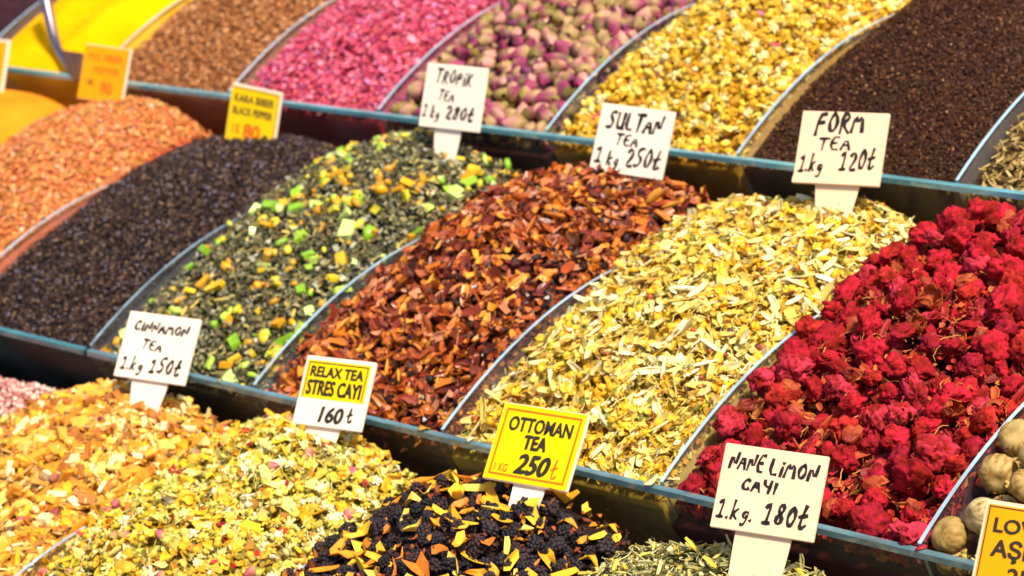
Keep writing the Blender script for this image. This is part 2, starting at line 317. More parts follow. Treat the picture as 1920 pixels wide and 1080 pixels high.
def make_pile(row, i, name, label, cat, surf, body_col, kinds, seed, sink=.045, vmax=DEPTH, bodymat=None):
    """kinds: list of dict(n, tm, size, pal, wt, mat, tilt, off, ind=(name,label,cat,group), c2, dist, vr)"""
    global rng
    rng = np.random.default_rng(seed); np.random.seed(seed); random.seed(seed)
    f = surf; mats = [bodymat or M_DRY]; Vs = []; Fs = []; Cs = []; SM = []; MI = []; nv = 0
    V, F = pile_body(f, row, i, sink, body_col, None); Vs.append(V); Fs.append(F); Cs.append(np.broadcast_to(body_col, V.shape)); SM.append(np.ones(len(F), bool)); MI.append(np.zeros(len(F), int)); nv = len(V)
    for kd in kinds:
        n = kd['n']; tm = kd['tm']() if callable(kd['tm']) else kd['tm']; vr = kd.get('vr', (0, vmax)); u0, u1 = kd.get('ur', (0.015, .985))
        if kd.get('dist'):
            U = []; W = []; layer = []
            for lay in range(kd.get('layers', 2)):
                pts = []
                for _ in range(n*30):
                    if len(pts) >= n: break
                    u, v = rng.uniform(u0, u1), rng.uniform(*vr)
                    if all((u-a)**2+(v-b)**2*1.2 > kd['dist']**2 for a, b in pts): pts.append((u, v))
                U += [p[0] for p in pts]; W += [p[1] for p in pts]; layer += [lay]*len(pts)
            U = np.array(U); W = np.array(W); layer = np.array(layer); n = len(U)
        else: U = rng.uniform(u0, u1, n); W = rng.uniform(*vr, n); layer = np.zeros(n)
        if 'clump' in kd:
            keep = rng.uniform(0, 1, n) < kd['clump'](U, W); U, W, layer = U[keep], W[keep], layer[keep]; n = len(U)
        P = f(U, W); e = .01; N = np.cross(f(U+e, W)-P, f(U, W+e)-P); N /= np.linalg.norm(N, axis=1)[:, None]
        s0, s1 = kd['size']; sz = s0+(s1-s0)*rng.beta(1.3, 2.2, n)
        off = kd.get('off', (-.03, .006)); o = rng.uniform(*off, n)-layer*kd.get('drop', .5)*sz
        P = P+N*(o)[:, None]; Rm = euler_mats(n, None, kd.get('tilt', .5), N)
        sc3 = sz[:, None]*(1+rng.uniform(-.2, .2, (n, 3))*kd.get('var', 1.))
        # keep whole pieces inside their own bin
        ox = ROW[row][0]+i; half = sz*.5*kd.get('inner', 1. if kd.get('dist') else .55)
        low = (P[:, 2]-half < ROW[row][2]+arc(W))
        P[:, 0] = np.where(low, np.clip(P[:, 0], ox+.01+half, ox+.99-half), P[:, 0]); P[:, 1] = np.maximum(P[:, 1], ROW[row][1]+.026+half*.8)
        ti = rng.integers(0, len(tm), n); pal = kd['pal']; wt = kd.get('wt'); wt = np.array(wt, float)/sum(wt) if wt else None
        ci = rng.choice(len(pal), n, p=wt); m = kd.get('mat', M_DRY)
        if m not in mats: mats.append(m)
        mi = mats.index(m); indiv = np.zeros(n, bool)
        wn = int(n*kd.get('wall', .42)) if 'dist' not in kd else 0
        if wn:                                  # pieces pressed against the clear right-hand sheet and the front panel
            k1 = int(wn*.6); uu_ = np.r_[np.full(k1, .985), rng.uniform(.01, .99, wn-k1)]; vv_ = np.r_[rng.uniform(0, 1.2, k1), np.zeros(wn-k1)]
            Pw = f(uu_, vv_); d_ = rng.uniform(0, 1, wn)**1.2*np.r_[np.full(k1, .22), np.full(wn-k1, .34)]; Pw[:, 2] -= d_; oy_ = ROW[row][1]; oz_ = ROW[row][2]
            sw = s0+(s1-s0)*rng.beta(1.3, 2.2, wn); Pw[k1:, 1] = oy_+.03+(oz_-Pw[k1:, 2])*.36+sw[k1:]*.18; Pw[:k1, 1] = np.maximum(Pw[:k1, 1], oy_+.03+(oz_-Pw[:k1, 2])*.36+sw[:k1]*.3); Pw[:k1, 0] -= sw[:k1]*.15
            Nw = np.tile([0., -1., 0.], (wn, 1)); Nw[:k1] = [1., 0, 0]
            P = np.r_[P, Pw]; sz = np.r_[sz, sw]; sc3 = np.r_[sc3, sw[:, None]*(1+rng.uniform(-.2, .2, (wn, 3)))]; Rm = np.r_[Rm, euler_mats(wn, None, .25, Nw)]
            ti = np.r_[ti, rng.integers(0, len(tm), wn)]; ci = np.r_[ci, rng.choice(len(pal), wn, p=wt)]; o = np.r_[o, np.full(wn, -.05)]; indiv = np.zeros(n+wn, bool); U = np.r_[U, uu_]; W = np.r_[W, vv_]
        if kd.get('ind'):
            px, py, Z = proj(P); vis = (px > -20) & (px < 1940) & (py > -20) & (py < 1100)
            if wn: vis[n:] = False
            score = np.where(vis, sz/Z*(1+8*np.clip(o, -.06, .03)/.06*.12), -1); order = np.argsort(-score)[:kd.get('max', 300)]
            indiv[order[score[order] > 0]] = True
            nm, lb, ct, gp = kd['ind']
            for k in np.nonzero(indiv)[0]:
                t = int(ti[k]); c = int(ci[k]); key = (name, nm, row, i, id(tm[t]), c)
                if key not in MESHCACHE:
                    tp = tm[t]; MESHCACHE[key] = (mesh(nm, tp[0], tp[1], [m], col=colorize(tp, pal[c], kd.get('c2')), smooth=tp[2]), tp)
                me = MESHCACHE[key][0]; R3 = Rm[k]*sc3[k][None, :]; p = P[k]*S
                ob = link(nm, me, None, Matrix(((*R3[0], p[0]), (*R3[1], p[1]), (*R3[2], p[2]), (0, 0, 0, 1))))
                zone = ('by the front rim', 'low down', 'halfway up', 'high up', 'near the crest')[min(4, int(W[k]/.3))]+(' at left', '', ' at right')[min(2, int(U[k]*3))]
                tag(ob, ' '.join((lb+', '+zone).split()[:16]), ct, gp)
        for t in range(len(tm)):
            sel = np.nonzero((ti == t) & ~indiv)[0]
            if not len(sel): continue
            tp = tm[t]; TV = tp[0]; A = np.einsum('nij,nvj->nvi', Rm[sel], TV[None]*sc3[sel][:, None, :])+P[sel][:, None]
            Fx = (tp[1][None]+(np.arange(len(sel))*len(TV))[:, None, None]).reshape(-1, 3)+nv
            cc = pal[ci[sel]]*rng.uniform(.8, 1.2, (len(sel), 1))
            if len(tp) > 3 and kd.get('c2') is not None: cv = cc[:, None]*(1-tp[3][None])+kd['c2']*tp[3][None]
            else: cv = np.repeat(cc[:, None], len(TV), 1)
            Vs.append(A.reshape(-1, 3)); Fs.append(Fx); Cs.append(cv.reshape(-1, 3)); SM.append(np.full(len(Fx), tp[2])); MI.append(np.full(len(Fx), mi)); nv += A.shape[0]*A.shape[1]
    me = mesh(name, np.concatenate(Vs), np.concatenate(Fs), mats, col=np.concatenate(Cs), smooth=np.concatenate(SM), mi=np.concatenate(MI))
    return tag(link(name, me), label, cat, kind='stuff')
def rep(f, cnt, **k): return lambda: ntempl(f, cnt, **k)

# --- middle tier
# crimson dried flower heads
make_pile(2, 3, 'dried_flower_pile', 'loose petals and crumbs under the crimson dried flower heads', 'dried flowers',
    pile_surface(2, 3, 0.462, 0.38, 1.42, 31, .03), hexc('3c0c0a')[0], [
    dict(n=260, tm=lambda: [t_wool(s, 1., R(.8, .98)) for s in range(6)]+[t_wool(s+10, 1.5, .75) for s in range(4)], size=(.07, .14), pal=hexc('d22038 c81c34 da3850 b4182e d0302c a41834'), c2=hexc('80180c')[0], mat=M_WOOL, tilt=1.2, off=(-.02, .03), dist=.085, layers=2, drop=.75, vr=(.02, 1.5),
        ind=('dried_flower', 'crumbly crimson dried flower right of the pale yellow tea', 'dried flower', 'crimson dried flower heads')),
    dict(n=42, tm=lambda: [t_pod(s) for s in range(5)], size=(.045, .09), pal=hexc('8a2018 983018 7c1c1a a04020'), c2=hexc('b85a20')[0], tilt=1.2, off=(-.01, .02), dist=.09, layers=1,
        ind=('flower_calyx', 'split orange brown calyx among the crimson dried flowers', 'calyx', 'orange calyxes among the crimson flowers')),
    dict(n=1000, tm=rep(t_curl, 6, wid=.6, turn=1.8, th=.04), size=(.03, .085), pal=hexc('a82818 c04a1c b85020 7a1e12 c87838 981a1a b01c28'), tilt=.9, off=(-.05, .008)),
    dict(n=350, tm=rep(t_stick, 5, w=.08, bend=.6), size=(.03, .07), pal=hexc('d09040 b87830 b86428'), tilt=.7, off=(-.02, .03)),
    dict(n=2500, tm=rep(t_flake, 5), size=(.015, .04), pal=hexc('7a1612 a82418 5c120e c04a20'), tilt=.7, off=(-.06, -.01))], 31, sink=.10)
# pale yellow tea
PALE = hexc('e8cc5c f0dc80 dcb030 c0a030 f4e6a8 a88020 e8a818 985a1c 74782a')
make_pile(2, 2, 'yellow_tea_pile', 'pale yellow tea of chopped petals and stems between red brown tea and crimson flowers', 'herbal tea',
    pile_surface(2, 2, 0.430, 0.34, 1.42, 32, .028), hexc('a88830')[0], [
    dict(n=4000, tm=rep(t_flake, 10, asp=.42, th=.05, bend=.9, n=7, jag=.45), size=(.03, .096), pal=PALE, wt=[5, 4, 6, 4, 2, 3, 4, 2, 2], tilt=.75, off=(-.04, .010),
        ind=('tea_flake', 'pale yellow chopped flake left of the crimson flowers', 'tea flake', 'pale yellow flakes of the middle bin')),
    dict(n=1600, tm=rep(t_stick, 6, w=.08, bend=.4), size=(.03, .07), pal=PALE, wt=[4, 5, 3, 2, 4, 1, 1, 1, 1], tilt=.55, off=(-.015, .016)),
    dict(n=600, tm=rep(t_curl, 5, wid=.45, turn=2.2, th=.04), size=(.05, .11), pal=hexc('ecdc98 e0c870 d0b050 f0e4b4'), tilt=.6, off=(-.01, .015)),
    dict(n=300, tm=rep(t_daisy, 4), size=(.04, .075), pal=hexc('e8ac18 ecc028 e0b440'), tilt=.7, off=(-.01, .01),
        ind=('yellow_blossom', 'small yellow dried blossom in the pale yellow tea', 'blossom', 'yellow blossoms in the pale tea')),
    dict(n=110, tm=rep(t_ball, 3), size=(.02, .042), pal=hexc('c8781c d89a30 9a4a1c 4a2a26 b0522a'), mat=M_GLOSS, off=(-.01, .008),
        ind=('dried_berry', 'small amber or brown berry in the pale yellow tea', 'berry', 'berries in the pale yellow tea'))], 32)
# red brown fruit tea
make_pile(2, 1, 'fruit_tea_pile', 'red brown and orange fruit tea behind the yellow and cream price card', 'fruit tea',
    pile_surface(2, 1, 0.447, 0.33, 1.42, 33, .026), hexc('4a1c0c')[0], [
    dict(n=2500, tm=rep(t_flake, 10, asp=.5, th=.05, bend=1.3, n=7, jag=.5), size=(.03, .10), pal=hexc('a4481c c46420 702a12 4a1c10 dc7c1c 8a3a28 ec9c2c c88058'), wt=[5, 4, 5, 3, 3, 4, 2, 3], tilt=.75, off=(-.042, .012),
        ind=('fruit_flake', 'red brown dried fruit flake left of the pale yellow tea', 'fruit flake', 'red brown fruit flakes')),
    dict(n=1100, tm=rep(t_curl, 6, wid=.6, turn=2.6, th=.04), size=(.045, .10), pal=hexc('a8501e cc7420 843018 e09a34 662014 c48058'), wt=[5, 3, 4, 2, 3, 2], tilt=.8, off=(-.012, .014), mat=M_GLOSS,
        ind=('fruit_curl', 'curled orange brown peel in the red brown tea', 'fruit peel', 'curled peels in the red brown tea')),
    dict(n=110, tm=rep(t_ball, 3, sub=2, jit=.04), size=(.03, .046), pal=hexc('d0801c c06c18 b05a1c'), mat=M_GLOSS, off=(-.01, .01),
        ind=('hazelnut', 'round orange brown berry among the red brown fruit flakes', 'berry', 'round berries in the red brown tea')),
    dict(n=300, tm=rep(t_ball, 4, jit=.25, smooth=False), size=(.025, .05), pal=hexc('2a100c 381410 20100e'), mat=M_GLOSS, off=(-.01, .008)),
    dict(n=2500, tm=rep(t_flake, 4, asp=.7), size=(.01, .025), pal=hexc('5a1e0e 7a2c14 3a120a'), tilt=.8, off=(-.04, 0))], 33)
# green and grey tea with candied fruit
def cl(u, w): return .35+.65*(np.sin(u*9+w*4)+np.sin(w*11-u*5) > -.3)
make_pile(2, 0, 'green_tea_pile', 'grey green leaf tea strewn with candied fruit, right of the black peppercorns', 'leaf tea',
    pile_surface(2, 0, 0.476, 0.32, 1.42, 34, .022), hexc('34301c')[0], [
    dict(n=10000, tm=rep(t_flake, 6, asp=.42, th=.09, bend=.9, n=6), size=(.016, .054), pal=hexc('7c7650 545034 9c9468 38342a b4b098 645e44 b8a468 7c6440'), wt=[5, 5, 3, 4, 2, 4, 1, 2], tilt=.6, off=(-.04, .010)),
    dict(n=110, tm=lambda: ntempl(t_ball, 4, sub=1, jit=.2, sy=.6, sz=.45)+ntempl(t_chip, 4, w=.6, h=.45), size=(.045, .095), pal=hexc('a4cc30 bcd850 88b824 ccdc80'), mat=M_GLOSS, tilt=.9, off=(-.008, .014), clump=cl,
        ind=('green_fruit_cube', 'bright green candied fruit cube in the grey green leaf tea', 'candied fruit', 'green candied fruit cubes')),
    dict(n=200, tm=lambda: ntempl(t_ball, 4, sub=1, jit=.2, sy=.6, sz=.45)+ntempl(t_chip, 4, w=.5, h=.4), size=(.038, .088), pal=hexc('e0b81c e8a414 d4c430 cc9018'), mat=M_GLOSS, tilt=.9, off=(-.008, .014), clump=cl,
        ind=('yellow_fruit_cube', 'yellow candied fruit cube in the grey green leaf tea', 'candied fruit', 'yellow candied fruit cubes')),
    dict(n=500, tm=rep(t_curl, 4, wid=.4, turn=2.2), size=(.03, .06), pal=hexc('8a8048 a89850 5c5838 c0a850'), tilt=.6, off=(-.01, .01))], 34)
# black peppercorns, orange flakes, orange powder
make_pile(2, -1, 'pepper_pile', 'dark purple black pepper grains heaped under the small yellow card', 'black pepper',
    pile_surface(2, -1, 0.388, 0.29, 1.42, 35, .008, dx=-.03), hexc('382628')[0], [
    dict(n=26000, tm=rep(t_grain, 5), size=(.014, .03), pal=hexc('443026 2c1f1c 604838 4a3c40 846850 201616 7c7080'), wt=[5, 5, 3, 3, 1.5, 4, 1], mat=M_MATTE, tilt=1., off=(-.02, .006))], 35, sink=.02)
ORC = dict(tm=rep(t_flake, 6, asp=.6, th=.15, bend=.3, n=5))
make_pile(2, -2, 'orange_flake_pile', 'salmon orange dried flakes heaped left of the black pepper', 'spice flakes',
    pile_surface(2, -2, 0.478, 0.31, 1.42, 36, .008), hexc('b8501c')[0], [
    dict(n=15000, size=(.014, .034), pal=hexc('d4803c dc9850 c46834 e4ac60 d87448 b87c34 e8bc9c'), wt=[5, 4, 4, 3, 3, 2, 1], tilt=.7, off=(-.02, .008), **ORC)], 36, sink=.02)
make_pile(2, -3, 'orange_powder_pile', 'smooth light orange ground spice at the far left edge', 'ground spice',
    pile_surface(2, -3, 0.440, 0.30, 1.42, 37, .006), hexc('e08a1c')[0], [
    dict(n=3000, size=(.004, .012), tm=rep(t_grain, 3), pal=hexc('e08a1c e89828 d88018'), mat=M_POWDER, off=(-.004, .004))], 37, sink=.0, bodymat=M_POWDER)
# pale ribbed figs
make_pile(2, 4, 'fig_pile', 'brown crumbs lying between the large pale ribbed dried fruits', 'crumbs',
    pile_surface(2, 4, .47, .25, 1.4, 38, .02, front=.05, gaps=(.05, .03)), hexc('3a2410')[0], [
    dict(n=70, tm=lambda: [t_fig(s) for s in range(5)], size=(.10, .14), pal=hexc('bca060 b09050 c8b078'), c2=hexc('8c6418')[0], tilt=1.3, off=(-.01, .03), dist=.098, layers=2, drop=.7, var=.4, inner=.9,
        ind=('ribbed_fruit', 'large pale ribbed dried fruit at the right edge', 'dried fruit', 'pale ribbed fruits at the right edge')),
    dict(n=500, tm=rep(t_daisy, 4), size=(.03, .06), pal=hexc('c8a848 a88430 806028 d8c888'), off=(-.04, .0)),
    dict(n=1200, tm=rep(t_flake, 4), size=(.02, .05), pal=hexc('4a2c14 6a4420 2c1a0c a07838'), off=(-.06, -.02))], 38, sink=.09)
make_pile(2, 5, 'root_pile', 'brown chopped roots beyond the pale ribbed dried fruits', 'dried root',
    pile_surface(2, 5, 0.420, 0.28, 1.42, 39, .02), hexc('5a3c1c')[0], [dict(n=2500, tm=rep(t_chip, 4), size=(.03, .07), pal=hexc('8a5c2c 6a4420 a87840'))], 39)

# --- upper tier
make_pile(3, -2, 'purple_spice_pile', 'dark purple ground spice in the top left corner', 'ground spice',
    pile_surface(3, -2, 0.450, 0.30, 1.32, 41, .006), hexc('38141c')[0], [dict(n=5000, tm=rep(t_grain, 4), size=(.01, .022), pal=hexc('3a1420 2c1018 501c2c'), off=(-.006, .006))], 41, sink=.008)
make_pile(3, -1, 'yellow_powder_pile', 'smooth bright yellow powder behind the metal scoop', 'ground spice',
    pile_surface(3, -1, 0.500, 0.24, 1.32, 42, .022), hexc('f8b600')[0], [dict(n=2500, tm=rep(t_grain, 4), size=(.006, .02), pal=hexc('f8bc00 f8c410 e89c00'), mat=M_POWDER, off=(-.006, .004))], 42, sink=0, bodymat=M_POWDER)
make_pile(3, 0, 'brown_grain_pile', 'light brown spice granules between yellow powder and pink flakes', 'spice grains',
    pile_surface(3, 0, 0.500, 0.30, 1.32, 43, .01), hexc('8a5028')[0], [dict(n=11000, tm=rep(t_grain, 5), size=(.016, .036), pal=hexc('b87034 9a5a28 c88a4c 7a441e d8a070 a86838'), off=(-.015, .008), tilt=1.)], 43, sink=.02)
make_pile(3, 1, 'pink_flake_pile', 'pink and magenta dried pieces in the upper row left of the rosebuds', 'dried berries',
    pile_surface(3, 1, 0.480, 0.27, 1.32, 44, .014), hexc('a02c40')[0], [
    dict(n=9000, tm=rep(t_flake, 6, asp=.65, th=.2, bend=.4, n=5), size=(.02, .046), pal=hexc('d04a66 e06a84 b83450 f094a8 a02c5c d05454 c878a8'), wt=[5, 5, 4, 2, 3, 3, 1], tilt=.8, off=(-.02, .01),
        ind=('pink_flake', 'pink dried fruit piece left of the rosebuds', 'dried berry', 'pink dried pieces'))], 44, sink=.025)
make_pile(3, 2, 'rosebud_pile', 'petal litter beneath the dried rosebuds in the upper row', 'rose petals',
    pile_surface(3, 2, 0.440, 0.25, 1.32, 45, .02), hexc('4c241c')[0], [
    dict(n=480, tm=lambda: [t_bud(s) for s in range(5)], size=(.08, .125), pal=hexc('908040 a88c54 6c602c b09060'), c2=hexc('943058')[0], tilt=1.2, off=(-.02, .02), dist=.068, layers=1, vr=(.02, 1.45),
        ind=('rosebud', 'dried pink rosebud with green base in the upper row', 'rosebud', 'dried pink rosebuds')),
    dict(n=420, tm=lambda: [t_bud(s+9) for s in range(5)], size=(.07, .11), pal=hexc('84742c a89050 986848'), c2=hexc('cc8c80')[0], tilt=1.2, off=(-.02, .02), dist=.075, layers=1, vr=(.02, 1.45),
        ind=('cream_rosebud', 'dried cream or peach rosebud in the upper row', 'rosebud', 'dried cream rosebuds')),
    dict(n=260, tm=lambda: [t_bud(s+19) for s in range(4)], size=(.06, .09), pal=hexc('807838 a08848'), c2=hexc('6c2450')[0], tilt=1.2, off=(-.03, .02)),
    dict(n=1200, tm=rep(t_curl, 4, wid=.7, turn=2.), size=(.03, .05), pal=hexc('a85058 d8a070 a89040 8c3c58 e0c090'), off=(-.05, .01), tilt=.9)], 45, sink=.085)
make_pile(3, 3, 'chamomile_pile', 'crumbled chamomile between the whole yellow flower heads in the upper row', 'chamomile',
    pile_surface(3, 3, 0.460, 0.30, 1.32, 46, .018), hexc('a87818')[0], [
    dict(n=2400, tm=lambda: ntempl(t_ball, 4, sub=1, jit=.28, sy=.75, sz=.6)+ntempl(t_daisy, 3), size=(.026, .056), pal=hexc('e0ac18 e8c030 d49c10 ecd060 ecdca0 b87c14'), wt=[5, 5, 4, 3, 2, 2], tilt=1., off=(-.03, .012),
        ind=('chamomile_flower', 'round yellow chamomile head in the upper row', 'chamomile', 'yellow chamomile heads')),
    dict(n=900, tm=rep(t_daisy, 4), size=(.04, .065), pal=hexc('e4d48c e0c050 d8a828 c89018'), tilt=.8, off=(-.01, .01)),
    dict(n=25, tm=rep(t_curl, 3, wid=.4), size=(.04, .06), pal=hexc('d87890 c85060'), off=(0, .01))], 46, sink=.035)
make_pile(3, 4, 'black_tea_pile', 'fine dark brown black tea behind the rightmost white card of the middle row', 'black tea',
    pile_surface(3, 4, 0.500, 0.31, 1.32, 47, .007), hexc('3c2414')[0], [
    dict(n=30000, tm=rep(t_grain, 5), size=(.010, .024), pal=hexc('4c2c18 341e12 5c3a22 6a4a30 48302c 80583a c09868'), wt=[6, 6, 4, 2, 3, 1, .15], mat=M_MATTE, tilt=.9, off=(-.012, .004))], 47, sink=.012)
make_pile(3, 5, 'seed_pile', 'tan green curled seeds at the right edge of the upper row', 'seeds',
    pile_surface(3, 5, 0.460, 0.27, 1.32, 48, .012), hexc('5a4420')[0], [
    dict(n=4500, tm=rep(t_curl, 5, wid=.5, turn=3., th=.08, nx=4, ny=4), size=(.03, .05), pal=hexc('b89a50 a8884c c8b070 8a7038 987850'), tilt=.8, off=(-.02, .01),
        ind=('curled_seed', 'tan curled seed pod in the upper row', 'seed', 'tan curled seeds'))], 48, sink=.03)
make_pile(3, 6, 'herb_pile', 'green crumbled herb beyond the tan curled seeds', 'herb',
    pile_surface(3, 6, 0.460, 0.26, 1.32, 49, .012), hexc('4a4a20')[0], [dict(n=2500, tm=rep(t_flake, 4), size=(.02, .04), pal=hexc('6a6a34 8a8848 505028'))], 49)
make_pile(3, -3, 'red_spice_pile', 'dark red ground spice beyond the purple one', 'ground spice',
    pile_surface(3, -3, 0.460, 0.26, 1.32, 50, .006), hexc('7a1c10')[0], [dict(n=2000, tm=rep(t_grain, 4), size=(.01, .02), pal=hexc('7a1c10 902818'), off=(-.004, .004))], 50, sink=.004)

# --- lower tier
make_pile(1, 0, 'chip_tea_pile', 'golden tan chopped chips heaped under the leftmost white card of the front row', 'herbal tea',
    pile_surface(1, 0, 0.468, 0.38, 1.42, 51, .024, dx=-.03), hexc('a86c1c')[0], [
    dict(n=4000, tm=lambda: [t_chip(R(.3, .7), R(.12, .4)) for _ in range(10)], size=(.03, .092), pal=hexc('dc9c2c e8b850 cc8420 f0dc9c a86420 e8a814 b86c28'), wt=[5, 4, 4, 3, 2, 3, 2], tilt=.6, off=(-.042, .012),
        ind=('golden_chip', 'golden tan dried chip in the front row', 'tea chip', 'golden dried chips')),
    dict(n=700, tm=rep(t_curl, 6, wid=.35, turn=1.6), size=(.04, .09), pal=hexc('d09848 b87838 e8c070 94602c'), tilt=.7, off=(-.005, .014)),
    dict(n=700, tm=rep(t_stick, 5, w=.12), size=(.03, .08), pal=hexc('c08840 e8cc88 8c5828'), tilt=.6, off=(-.01, .014)),
    dict(n=3000, tm=rep(t_flake, 6, asp=.5, th=.1), size=(.02, .05), pal=hexc('d89c34 e8a820 c88018 e8c880 dcac28'), tilt=.7, off=(-.04, .010)),
    dict(n=14, tm=lambda: [t_bud(3)], size=(.035, .05), pal=hexc('a86848'), c2=hexc('a84050')[0], tilt=1., off=(0, .01),
        ind=('pink_petal_bud', 'small pink bud lying among the golden dried chips', 'rosebud', 'pink buds among the golden chips'))], 51)
make_pile(1, 1, 'chamomile_mix_pile', 'pale green and yellow chamomile tea mix in the front row left of the blackberries', 'herbal tea',
    pile_surface(1, 1, 0.515, 0.40, 1.42, 52, .028), hexc('94802c')[0], [
    dict(n=3000, tm=rep(t_flake, 10, asp=.5, th=.07, bend=.9, n=7, jag=.4), size=(.022, .078), pal=hexc('dcb42c d0c060 a89830 e8d88c e4a418 8c7c28 bc7c24'), tilt=.8, off=(-.03, .006)),
    dict(n=1100, tm=rep(t_daisy, 5), size=(.035, .066), pal=hexc('dcd080 d8bc38 ccc458 ece0b0 d4a828'), tilt=.9, off=(-.02, .01),
        ind=('chamomile_blossom', 'pale yellow dried chamomile blossom in the front row', 'chamomile', 'chamomile blossoms of the front row')),
    dict(n=500, tm=rep(t_ball, 4), size=(.02, .038), pal=hexc('d8a828 e0c048 b8a848'), tilt=.8, off=(-.01, .01)),
    dict(n=34, tm=lambda: [t_bud(s) for s in (1, 2)], size=(.04, .06), pal=hexc('b89858 a89448'), c2=hexc('b85468')[0], tilt=1., off=(0, .012),
        ind=('pink_rosebud', 'small pink rosebud in the front chamomile mix', 'rosebud', 'pink rosebuds in the chamomile mix')),
    dict(n=70, tm=rep(t_flake, 4, asp=.7, bend=.8), size=(.03, .055), pal=hexc('a81c20 c03028 902020'), tilt=.8, off=(0, .01),
        ind=('red_petal', 'deep red petal in the front chamomile mix', 'petal', 'red petals in the chamomile mix')),
    dict(n=300, tm=lambda: ntempl(t_curl, 4, wid=.5, turn=1.5, th=.03)+ntempl(t_flake, 4, asp=.5, th=.04, bend=.8, n=8, jag=.4), size=(.05, .11), pal=hexc('e8bc20 eca818 e0c870 d8a830'), tilt=.6, off=(0, .015),
        ind=('yellow_peel', 'curled yellow peel in the front chamomile mix', 'peel', 'yellow peels in the chamomile mix')),
    dict(n=900, tm=rep(t_stick, 5), size=(.03, .07), pal=hexc('c8b858 e0d898 a8983c'), off=(-.01, .014))], 52)
make_pile(1, 2, 'berry_tea_pile', 'small fruit scraps under the blackberries and orange peel strips', 'fruit tea',
    pile_surface(1, 2, 0.465, 0.34, 1.42, 53, .028), hexc('2a1408')[0], [
    dict(n=210, tm=lambda: [t_berry(s) for s in range(5)], size=(.052, .078), pal=hexc('241a22 2c2024 1a1418 342022'), mat=M_DRY, tilt=1., off=(-.02, .015), dist=.05, layers=2, drop=.45, vr=(.35, 1.5),
        ind=('blackberry', 'dried blackberry among orange yellow peel strips', 'blackberry', 'dried blackberries')),
    dict(n=300, tm=lambda: ntempl(t_flake, 7, asp=.42, th=.03, bend=1.1, n=8, jag=.45)+ntempl(t_curl, 4, wid=.35, turn=1.3, th=.03, taper=.4), size=(.06, .15), pal=hexc('eca81c f4bc2c e8901c f8cc50 d87820'), mat=M_DRY, tilt=.38, off=(-.002, .022), dist=.057, layers=1,
        clump=lambda u, w: .6+.4*(np.sin(u*11+w*5)+np.sin(w*13-u*7) > 0), vr=(.35, 1.55),
        ind=('orange_peel_strip', 'curled orange yellow peel among the blackberries', 'peel', 'orange peel strips among the blackberries')),
    dict(n=1900, tm=rep(t_flake, 8, asp=.5, bend=.8), size=(.018, .05), pal=hexc('3c1c14 8a3c18 dc901c 2a1614 b85c20 5a2818 1c1214'), tilt=.9, off=(-.04, .01))], 53, sink=.06)
make_pile(1, 3, 'mint_tea_pile', 'grey green crumbled herb at the bottom edge under the large handwritten card', 'herbal tea',
    pile_surface(1, 3, 0.430, 0.36, 1.42, 54, .015), hexc('6a6434')[0], [
    dict(n=4500, tm=rep(t_flake, 7, asp=.4, th=.08, bend=.7), size=(.015, .045), pal=hexc('c4b878 908850 dccc90 706c3c d4b044 a89848'), tilt=.8, off=(-.042, .012)),
    dict(n=500, tm=rep(t_curl, 5, wid=.35, turn=2.6), size=(.04, .09), pal=hexc('d0c488 dcc868 b0a868 e4c440 948c54'), tilt=.7, off=(-.005, .018),
        ind=('curled_herb_leaf', 'grey green curled leaf in the front herb heap', 'herb leaf', 'curled leaves of the grey green herb')),
    dict(n=900, tm=rep(t_stick, 5), size=(.03, .08), pal=hexc('d0c890 e0d8a0 a8a060'), off=(-.01, .016))], 54)
make_pile(1, -1, 'pink_seed_pile', 'pinkish white dried seeds at the left edge under the teal rim', 'seeds',
    pile_surface(1, -1, 0.350, 0.30, 1.42, 55, .012), hexc('8a5048')[0], [
    dict(n=6000, tm=rep(t_ball, 4), size=(.018, .034), pal=hexc('c88078 e0b0a0 a85a50 d8c8b0 b8706c'), tilt=1., off=(-.02, .008))], 55, sink=.02)
make_pile(1, 4, 'rose_tea_pile', 'red and yellow petal tea below the cropped orange card', 'herbal tea',
    pile_surface(1, 4, 0.420, 0.34, 1.42, 56, .015), hexc('6a2c1c')[0], [
    dict(n=2500, tm=rep(t_flake, 5, asp=.6, bend=.6), size=(.02, .05), pal=hexc('a83428 c87838 d8b050 8a2c20'), tilt=.8)], 56)

random.seed(21); np.random.seed(21)
for x, y, hexs, lb, sz in ((2.98, .0, 'f0dc90', 'pale flake hanging over the front rim right of the bright yellow card', .10), (2.62, .004, 'dcb040', 'small yellow flake on the front rim left of the bright yellow card', .05),
        (1.93, .004, 'e09828', 'orange fruit piece on the front rim right of the RELAX TEA card', .06), (2.16, .005, 'f0e0a0', 'cream flake on the front rim below the pale yellow tea', .05), (1.45, .006, '8a3c20', 'brown fruit scrap on the front rim left of the RELAX TEA card', .045),
        (3.30, .004, 'e4cc70', 'yellow petal on the front rim left of the large peach card', .05), (.82, .004, '948c54', 'grey green leaf bit on the front rim right of the CINNAMON card', .045), (4.02, .004, 'a82030', 'crimson petal on the front rim right of the large peach card', .05)):
    tp = t_flake(asp=.45, th=.05, bend=.6, n=8); o = link('spilled_piece', mesh('spilled_piece', tp[0], tp[1], [M_DRY], col=np.broadcast_to(hexc(hexs)[0], tp[0].shape)))
    o.scale = (sz,)*3; o.location = (x*S, y*S, (.007+sz*.10)*S); o.rotation_euler = (R(-.3, .3), R(-.3, .3), R(0, 3) if sz < .1 else 1.9); tag(o, lb, 'tea flake')
